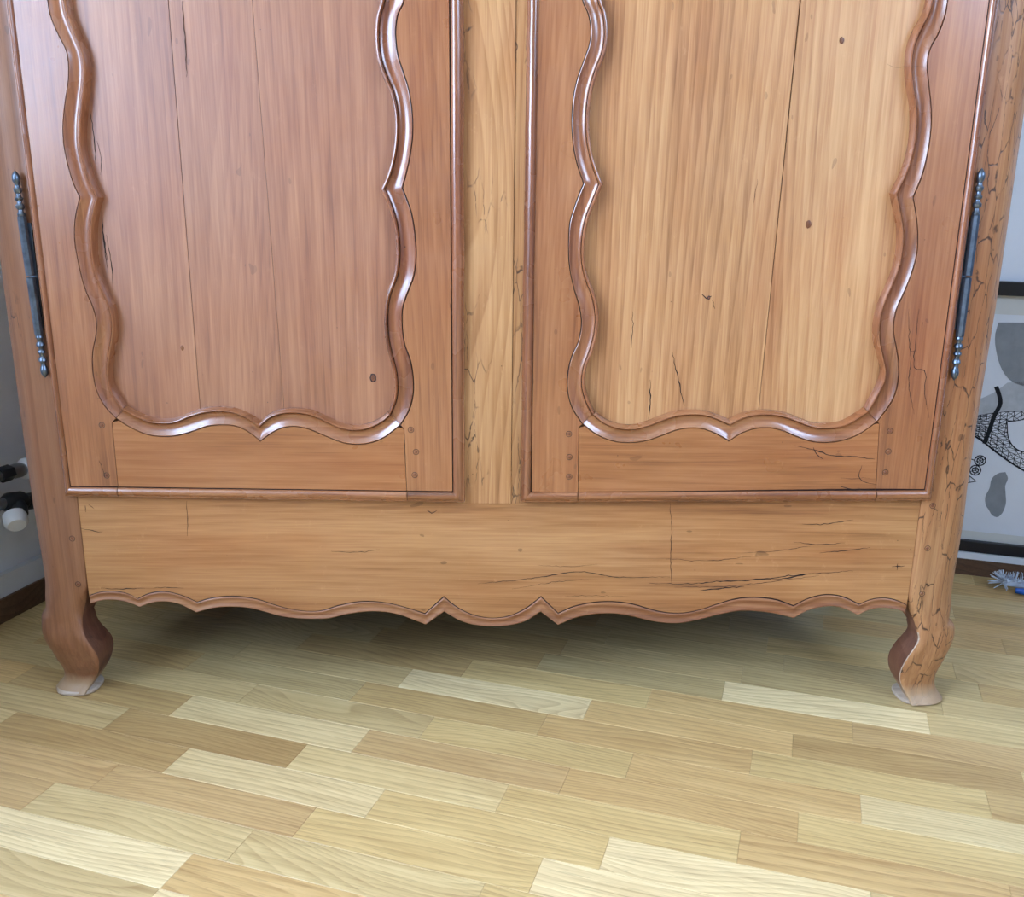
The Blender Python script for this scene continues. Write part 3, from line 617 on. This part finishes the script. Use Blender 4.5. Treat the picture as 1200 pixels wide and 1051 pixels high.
# hinges: long barrels with turned finials
def hinge(side, P):
    y = -.0085 if side == 'left' else -.0085
    pts = [Vector((x, y, z)) for x, z in P]
    ax0, ax1 = pts[0], pts[-1]
    at = lambda t: lerp(ax0, ax1, t)
    r = .0066
    m = MB(); m.lathe([(0, r*.8), (.01, r), (.99, r), (1, r*.8)], at(.21), at(.493), 8); h = m.build('hinge', M_IRON, arm, 30)
    tag(h, 'long steel barrel hinge with turned finials')
    m = MB(); m.lathe([(0, r*.8), (.01, r), (.99, r), (1, r*.8)], at(.500), at(.785), 8); m.build('hinge_barrel', M_IRON, h, 30)
    fin = [(0, .0055), (.05, .006), (.09, .0042), (.14, .0036), (.18, .0062), (.24, .0066), (.28, .004), (.33, .0036), (.36, .0058), (.40, .0062), (.44, .0038), (.50, .0036),
           (.54, .0060), (.60, .0064), (.64, .004), (.70, .0034), (.75, .0052), (.82, .0062), (.90, .0054), (.96, .0028), (1.0, .0006)]
    for a, b in ((.21, 0.0), (.785, 1.0)):
        m = MB(); m.lathe(fin, at(a), at(b), 12); m.build('finial', M_IRON, h, 40)
    m = MB(); x = ax0.x; sg = 1 if side == 'left' else -1
    m.box(min(x, x+sg*.012), max(x, x+sg*.012), -.004, .0, at(.785).z+.01, at(.21).z-.01); m.build('hinge_leaf', M_IRON, h)
hinge('left', DATA['hingeL']); hinge('right', DATA['hingeR'])

# cracks and knots: open splits in the old wood
def cracks(name, parent, y, lines, seed):
    rg = random.Random(seed); m = MB()
    for pts, w in lines:
        L = sum((Vector(b)-Vector(a)).length for a, b in zip(pts, pts[1:])); n = max(4, int(L/.006))
        q = catmull(list(pts), n); vs = []
        for i, p in enumerate(q):
            a = Vector(q[max(i-1, 0)]); b = Vector(q[min(i+1, n)]); d = (b-a).normalized(); nn = Vector((-d.y, d.x))
            jt = nn*rg.gauss(0, .0005) if 0 < i < n else Vector((0, 0)); ww = w*.5*(.25+.75*math.sin(math.pi*(i+.4)/(n+.8)))*rg.uniform(.6, 1.3)
            pp = Vector(p)+jt
            for sgn in (1, -1): vs.append((pp.x+nn.x*ww*sgn, y-.0002, pp.y+nn.y*ww*sgn))
        m.add(vs, [(2*i, 2*i+1, 2*i+3, 2*i+2) for i in range(n)])
    o = m.build(name, M_CRACK, parent); o['kind'] = 'stuff'; return o
def knot(parent, x, z, y, r, plug=True):
    m = MB(); n = 14; rg = random.Random(int(x*1000)); vs = [(x, y-.0006, z)]; mats = []
    for k in (.55, .8, 1.0):
        for i in range(n):
            a = 2*math.pi*i/n; rr = r*k*rg.uniform(.9, 1.1); vs.append((x+rr*math.cos(a)*.85, y-(.0006 if k < .6 else .0003 if k < .9 else .0001), z+rr*math.sin(a)*1.2))
    fs = [(0, 1+i, 1+(i+1) % n) for i in range(n)]; fm = [0 if plug else 1]*n
    for j in range(2):
        for i in range(n): fs.append((1+j*n+i, 1+(j+1)*n+i, 1+(j+1)*n+(i+1) % n, 1+j*n+(i+1) % n)); fm.append(1 if j == 0 or not plug else 1)
    mesh_obj('knot', vs, fs, [M_PEG, M_WAX if plug else M_KNOT], parent, 60, fm)
CR_ap = [([(0.2606,0.3776),(0.2661,0.33),(0.2676,0.2769),(0.2714,0.2337)],0.0012),([(-0.5345,0.3698),(-0.5358,0.3356),(-0.5387,0.3084)],0.001),([(-0.7143,0.3199),(-0.7004,0.3171),(-0.6794,0.3143)],0.0014),([(-0.055,0.2283),(0.0312,0.2386),(0.117,0.252),(0.1747,0.2434),(0.2679,0.2446)],0.0014),([(0.0026,0.2196),(0.0744,0.2329),(0.1318,0.2383)],0.0008),([(0.2326,0.2333),(0.2902,0.2324),(0.3617,0.2379),(0.4189,0.2417),(0.4756,0.2501),(0.575,0.259)],0.0018),([(0.2761,0.226),(0.3623,0.2286),(0.4336,0.2372),(0.5185,0.2506)],0.001),([(0.3197,0.2203),(0.3626,0.2255),(0.394,0.229)],0.0022),([(0.4404,0.242),(0.4688,0.2454),(0.4969,0.2519),(0.5211,0.2538)],0.002),([(0.4815,0.3415),(0.5168,0.3419),(0.5653,0.35)],0.0012),([(0.4702,0.3097),(0.5132,0.3057),(0.5555,0.3092)],0.0011),([(0.5147,0.2905),(0.5569,0.2956),(0.5989,0.3021)],0.0012),([(-0.6928,0.2129),(-0.6612,0.2117),(-0.6177,0.2138)],0.0014),([(-0.6033,0.2139),(-0.5743,0.2158),(-0.5527,0.2145)],0.0011),([(-0.3004,0.2839),(-0.2548,0.2829),(-0.219,0.2879)],0.0009),([(-0.1397,0.3596),(-0.1313,0.3537),(-0.1228,0.3583)],0.0014),([(0.3866,0.289),(0.4362,0.2926),(0.4993,0.3025)],0.0008),([(0.259,0.2768),(0.3305,0.2746),(0.4013,0.283)],0.0008),([(0.0451,0.2635),(0.1024,0.2611),(0.1452,0.2662)],0.0006),([(0.6385,0.2675),(0.6597,0.2693)],0.0016),([(0.6477,0.2737),(0.6478,0.2614)],0.0014),([(-0.7028,0.3605),(-0.7027,0.3486)],0.001),([(-0.697,0.362),(-0.6893,0.3547)],0.001),([(0.0606,0.2047),(0.1327,0.2087),(0.2049,0.208)],0.0006)]
CR_rR = [([(0.4511,0.4797),(0.4859,0.473),(0.5142,0.4634),(0.5486,0.4624),(0.5834,0.4585)],0.0016),([(0.4828,0.4773),(0.4893,0.466),(0.5011,0.4575)],0.0014),([(0.5639,0.4482),(0.5621,0.4266),(0.5811,0.4167),(0.5923,0.4154)],0.001),([(0.5332,0.4118),(0.5615,0.4063),(0.5918,0.4081)],0.002),([(0.5411,0.4032),(0.5689,0.402),(0.5909,0.4038)],0.0016),([(0.5318,0.4263),(0.5526,0.4251),(0.58,0.4268)],0.0007)]
CR_sR = [([(0.6089,0.6997),(0.6134,0.6627),(0.6217,0.6159),(0.6232,0.582),(0.6372,0.5338)],0.0011),([(0.6246,0.6998),(0.6256,0.6496),(0.6296,0.6065),(0.6446,0.604),(0.6504,0.5685),(0.6624,0.5271)],0.0011),([(0.6183,0.6334),(0.6274,0.6349)],0.0008),([(0.6309,0.6815),(0.6337,0.6696)],0.0008),([(0.5353,1.0511),(0.5419,1.0478),(0.5911,1.0483)],0.0005)]
CR_pR = [([(0.2178,0.5821),(0.2195,0.5475),(0.2183,0.5167)],0.0018),([(0.2504,0.6275),(0.2623,0.5826),(0.2743,0.5398)],0.0016),([(0.1859,0.6897),(0.1861,0.6564),(0.1858,0.6322)],0.001),([(0.2916,0.7172),(0.2999,0.7107),(0.3063,0.7147)],0.0022),([(0.308,0.7082),(0.3129,0.6951)],0.001),([(0.3637,0.8894),(0.3602,0.8522)],0.0006)]
CR_pL = [([(-0.4798,1.1274),(-0.4798,1.0821),(-0.482,1.0244)],0.0012),([(-0.628,0.9757),(-0.6262,0.9338),(-0.6275,0.8973)],0.0016),([(-0.6224,0.9338),(-0.6186,0.9096),(-0.6224,0.8851)],0.001),([(-0.6264,0.8228),(-0.6271,0.7912),(-0.6251,0.7592)],0.0026),([(-0.6225,0.7976),(-0.6192,0.7528),(-0.6206,0.7137)],0.0014),([(-0.6271,0.7784),(-0.6258,0.7398)],0.001),([(-0.3628,0.5961),(-0.363,0.5409)],0.0008)]
CR_sL = [([(-0.6659,0.4412),(-0.6605,0.4269),(-0.6592,0.4125)],0.001),([(-0.0984,0.701),(-0.0933,0.6748),(-0.0895,0.6483),(-0.0803,0.6216)],0.0012),([(-0.1727,0.4966),(-0.1703,0.4469)],0.0006)]
CR_ce = [([(-0.0535,1.1116),(-0.0547,1.0752),(-0.0533,1.0055)],0.0016),([(-0.0608,1.0636),(-0.0596,0.9936)],0.0008),([(-0.0496,1.0231),(-0.0558,0.996),(-0.0521,1.0114)],0.001),([(-0.0454,0.8851),(-0.0557,0.8664),(-0.0479,0.8416),(-0.0569,0.8289)],0.001),([(-0.0422,0.6937),(-0.0354,0.6605),(-0.038,0.647)],0.0012),([(-0.0122,0.5999),(-0.0147,0.5793),(-0.0173,0.5654)],0.0012),([(-0.0062,0.5336),(-0.0102,0.5209)],0.0024),([(-0.0511,0.4922),(-0.0387,0.4895)],0.0016),([(-0.0004,0.974),(0.0122,0.973)],0.0014),([(-0.0002,0.9585),(0.0112,0.9562)],0.0012),([(-0.067,1.0288),(-0.0659,0.9337)],0.0008)]
cracks("grain_split", ap, .002, CR_ap, 1)
rails = [c for c in dR.children if c.name.startswith('rail')]; cracks('grain_split', dR, FACE, CR_rR, 2); cracks('grain_split', dR, FACE, CR_sR, 3)
cracks('grain_split', dR, FACE+.0125, CR_pR, 4); cracks('grain_split', dL, FACE+.0125, CR_pL, 5); cracks('grain_split', dL, FACE, CR_sL, 6)
K = DATA['knots']
knot(dL, K[0][0], K[0][1], FACE+.0125, .0075)
knot(dR, K[1][0], K[1][1], FACE+.0125, .0028)
knot(dL, K[4][0], K[4][1], FACE+.0125, .0035, False)
knot(dR, K[2][0], K[2][1], FACE+.0125, .004, False); knot(dR, K[3][0], K[3][1], FACE+.0125, .005, False)

# ---------------------------------------------------------------- radiator valves by the left wall
M_RAD = plain('radiator_enamel', srgb(226, 230, 234), .35, var=.02)
M_CAP = plain('white_plastic_cap', srgb(232, 236, 240), .4, var=.02)
M_NICKEL = plain('dull_nickel', srgb(150, 156, 160), .35, .85, var=.25)
M_BLACKV = plain('blackened_brass', srgb(44, 48, 52), .45, .4, var=.3)
RU = -1.043
rad = empty('radiator', RM(RU, -.09, 0)); rad.rotation_euler = (0, 0, TH)
tag(rad, 'radiator with black and nickel valves and white caps at the left wall', 'radiator')
def rb(name, x0, x1, y0, y1, z0, z1, mat, bev=.004): return box(name, x0, x1, y0, y1, z0, z1, mat, rad, None, bev)
body = rb('radiator_panel', -.040, .012, -1.75, -.06, .17, .80, M_RAD, .006)
for i in range(36):
    m = MB(); y = -1.72+i*.046; m.lathe([(0, .006), (.05, .010), (.95, .010), (1, .006)], (.013, y, .20), (.013, y, .77), 6); m.build('flute', M_RAD, body, 60)
for y in (-1.5, -.3): rb('wall_bracket', -.058, -.040, y-.02, y+.02, .3, .7, M_RAD, .002)
def lt(name, prof, a, b, mat, n=14, parent=rad):
    m = MB(); m.lathe(prof, a, b, n); return m.build(name, mat, parent, 45)
# upper valve: union, body, nut, round cap
lt('valve_union', [(0, .009), (.3, .009), (.32, .0125), (.6, .0125), (.62, .010), (1, .010)], (0, -.07, .322), (0, .082, .318), M_NICKEL)
lt('valve_nut', [(0, .014), (.1, .016), (.9, .016), (1, .014)], (0, .070, .3185), (0, .100, .3180), M_BLACKV, 6)
lt('valve_body', [(0, .011), (.3, .015), (.7, .015), (1, .011)], (0, .096, .318), (0, .134, .314), M_NICKEL)
lt('valve_cap', [(0, .017), (.15, .0215), (.8, .0215), (1, .018)], (0, .130, .315), (0, .158, .312), M_CAP, 20)
# lower valve: body with a lockshield cap towards the room
lt('valve_union', [(0, .010), (.4, .010), (.42, .014), (.8, .014), (1, .010)], (0, -.07, .262), (0, .076, .262), M_NICKEL)
vb = lt('valve_body', [(0, .012), (.2, .020), (.75, .021), (1, .013)], (0, .070, .262), (0, .128, .248), M_BLACKV)
lt('valve_neck', [(0, .014), (.5, .017), (1, .013)], (.004, .098, .256), (.030, .082, .236), M_BLACKV, 12, vb)
lt('valve_cap', [(0, .018), (.12, .0225), (.75, .0225), (1, .017)], (.016, .078, .238), (.036, .062, .222), M_CAP, 20)
lt('valve_nut', [(0, .013), (.1, .017), (.9, .017), (1, .013)], (0, .122, .248), (0, .152, .242), M_BLACKV, 6)
lt('supply_pipe', [(0, .0075), (1, .0075)], (0, .15, .243), (0, .40, .243), M_NICKEL, 10)
lt('supply_pipe', [(0, .0075), (1, .0075)], (0, .155, .314), (0, .40, .314), M_NICKEL, 10)
lt('pipe_clip', [(0, .006), (1, .006)], (-.058, .39, .243), (0, .39, .243), M_NICKEL, 8)
lt('pipe_clip', [(0, .006), (1, .006)], (-.058, .39, .314), (0, .39, .314), M_NICKEL, 8)

# ---------------------------------------------------------------- framed print standing against the back wall
M_FRAME = plain('black_frame', srgb(16, 16, 24), .35, var=.2)
M_MAT = plain('cream_mat', srgb(206, 206, 200), .9, var=.02)
M_PAPER = plain('white_paper', srgb(216, 220, 226), .9, var=.02)
M_GREY = plain('grey_wash', srgb(134, 138, 142), .9, var=.12, scale=30)
M_LGREY = plain('light_grey_wash', srgb(176, 180, 184), .9, var=.1, scale=60)
M_INK = plain('black_ink', srgb(22, 24, 30), .85, var=.1)
FU0, FU1, FZ0, FZ1 = .62, 1.42, .0555, .684
pic = empty('framed_print', RM((FU0+FU1)/2, WALL_B, FZ0)); pic.rotation_euler = (0, 0, TH)
tag(pic, 'black framed ink print leaning low on the back wall right of the armoire', 'picture')
PX = (FU0+FU1)/2
def pb(name, u0, u1, v0, v1, z0, z1, mat, bev=.0015): return box(name, u0-PX, u1-PX, v0-WALL_B, v1-WALL_B, z0-FZ0, z1-FZ0, mat, pic, None, bev)
pb('frame_rail', FU0, FU1, WALL_B-.024, WALL_B-.001, FZ0, FZ0+.027, M_FRAME); pb('frame_rail', FU0, FU1, WALL_B-.024, WALL_B-.001, FZ1-.030, FZ1, M_FRAME)
pb('frame_stile', FU0, FU0+.028, WALL_B-.024, WALL_B-.001, FZ0+.027, FZ1-.03, M_FRAME); pb('frame_stile', FU1-.028, FU1, WALL_B-.024, WALL_B-.001, FZ0+.027, FZ1-.03, M_FRAME)
sheet = pb('mat_board', FU0+.02, FU1-.02, WALL_B-.012, WALL_B-.004, FZ0+.02, FZ1-.02, M_MAT, 0)
art = pb('print_sheet', FU0+.10, FU1-.06, WALL_B-.0126, WALL_B-.0118, .104, .612, M_PAPER, 0)
YA = -.0126
def ink(name, polys, mat, lift=.0003):
    m = MB()
    for P in polys:
        if len(P) > 8:
            P = catmull(list(P)+[P[0]], 48)[:-1]
        vs = [(u-PX, YA-lift, z-FZ0) for u, z in P]; m.add(vs, [tuple(range(len(vs)))])
    return m.build(name, mat, pic)
def stroke(pts, w):
    out = []; n = max(2, len(pts)*3); q = catmull(pts, n) if len(pts) > 2 else pts
    for a, b in zip(q, q[1:]):
        d = (Vector(b)-Vector(a)).normalized(); nn = Vector((-d.y, d.x))*w/2
        out.append([tuple(Vector(a)+nn-d*w*.2), tuple(Vector(b)+nn+d*w*.2), tuple(Vector(b)-nn+d*w*.2), tuple(Vector(a)-nn-d*w*.2)])
    return out
# the drawing: grey clouds, a net of crossed ink lines, a pebble and small wheels
ink('grey_wash_shape', [[(.838, .594), (.90, .597), (.97, .60), (1.02, .575), (1.04, .52), (1.0, .462), (.94, .452), (.885, .463), (.860, .488), (.842, .53), (.835, .565)]], M_GREY)
band_top = [(.78, .405), (.82, .418), (.846, .432), (.875, .462), (.91, .466), (.95, .470), (1.0, .478), (1.06, .488), (1.15, .480), (1.25, .46)]
band_mid = [(.78, .372), (.82, .380), (.862, .392), (.90, .396), (.94, .404), (1.0, .41), (1.06, .42), (1.15, .41), (1.25, .39)]
def zin(p, u):
    return pint(p, u)
strip_p = []
for i in range(20):
    a = .78+i*.0235; b_ = a+.0235
    strip_p.append([(a, zin(band_mid, a)), (b_, zin(band_mid, b_)), (b_, zin(band_top, b_)), (a, zin(band_top, a))])
ink('crumpled_wash_band', strip_p, M_LGREY)
net = []; rg = random.Random(21)
low_edge = [(.78, .350), (.826, .332), (.85, .315), (.88, .294), (.91, .275), (.94, .258), (1.0, .236), (1.1, .215), (1.25, .20)]
def hi(u): return zin(band_mid, u)
def lo(u): return zin(low_edge, u)
us = [.79+i*.0135 for i in range(34)]
for i in range(len(us)-1):
    a, b_ = us[i], us[i+1]; net += stroke([(a, lo(a)), (a+rg.uniform(-.002, .002), hi(a))], .0016)
    nr = 11
    for r in range(nr):
        f0, f1 = r/nr, (r+1)/nr
        z = lambda u, f: lerp(lo(u), hi(u), f)+rg.uniform(-.0012, .0012)
        net += stroke([(a, z(a, f0)), (b_, z(b_, f0))], .0014)
        net += stroke([(a, z(a, f0)), (b_, z(b_, f1))], .0012)
        if (i+r) % 2: net += stroke([(a, z(a, f1)), (b_, z(b_, f0))], .0012)
net += stroke([(u, lo(u)) for u in us[::3]], .004); net += stroke([(u, hi(u)) for u in us[::3]], .002)
ink('ink_net', net, M_INK)
ink('thick_ink_line', stroke([(.853, .449), (.861, .432), (.866, .412), (.858, .385), (.852, .35), (.846, .318)], .009), M_INK, .0006)
rim = [(.885, .372), (.905, .376), (.93, .382), (.955, .37), (.965, .345), (.955, .318), (.93, .305), (.908, .314), (.893, .335)]
ink('pale_oval', [rim], M_PAPER, .0007)
ink('oval_outline', stroke(rim+[rim[0]], .0022), M_INK, .0009)
ink('pebble_shape', [[(.898, .254), (.905, .240), (.902, .222), (.905, .204), (.909, .178), (.903, .152), (.895, .144), (.884, .148), (.874, .162), (.868, .170), (.864, .190), (.870, .212), (.872, .236), (.884, .250)]], M_GREY)
wh = []
for (u, z, r) in ((.842, .276, .0115), (.835, .252, .0115)):
    for k in (1, .55): wh += stroke([(u+r*k*math.cos(2*math.pi*i/14), z+r*k*math.sin(2*math.pi*i/14)) for i in range(15)], .0026)
    for a in (.4, 1.45, 2.5): wh += stroke([(u-r*math.cos(a), z-r*math.sin(a)), (u+r*math.cos(a), z+r*math.sin(a))], .0016)
wh += stroke([(.815, .244), (.840, .226)], .002)+stroke([(.840, .226), (.815, .218)], .002)+stroke([(.824, .238), (.826, .222)], .0016)+stroke([(.808, .282), (.832, .275)], .002)
ink('ink_wheels', wh, M_INK)

# ---------------------------------------------------------------- small brush lying on the floor under the print
M_BLUE = plain('blue_plastic', srgb(36, 96, 186), .35, var=.06)
M_BRIS = plain('white_bristle', srgb(206, 218, 232), .5, var=.06)
br = empty('cleaning_brush', RM(.975, .835, 0)); br.rotation_euler = (0, 0, TH)
tag(br, 'white bristled cleaning brush with a blue handle lying under the framed print', 'brush')
box('brush_block', -.065, .10, -.004, .016, .010, .026, M_BRIS, br, None, .004)
m = MB(); m.lathe([(0, .006), (.1, .009), (.6, .010), (.95, .009), (1, .004)], (-.040, -.020, .0095), (.26, -.034, .0105), 12); m.build('brush_handle', M_BLUE, br, 40)
m = MB(); rg = random.Random(4)
for i in range(34):
    x = -.062+i*.0048
    for k in range(5):
        a = rg.uniform(-.5, .5); b_ = rg.uniform(.2, 1.5)
        P0 = Vector((x, .006, .018)); L = .028
        P1 = P0+Vector((rg.uniform(-.004, .004), -math.cos(b_)*L*.8, math.sin(b_)*L)); P1.z = max(P1.z, .002)
        m.lathe([(0, .0012), (1, .0008)], P0, P1, 4)
for i in range(46):
    an = rg.uniform(1.5, 4.8); el = rg.uniform(-.35, 1.2); P0 = Vector((-.060, .004, .017)); L = .034
    P1 = P0+Vector((math.cos(an)*math.cos(el)*L, math.sin(an)*math.cos(el)*L, math.sin(el)*L*.8)); P1.z = max(P1.z, .0015)
    m.lathe([(0, .0014), (1, .0009)], P0, P1, 4)
o = m.build('bristles', M_BRIS, br); o['kind'] = 'stuff'
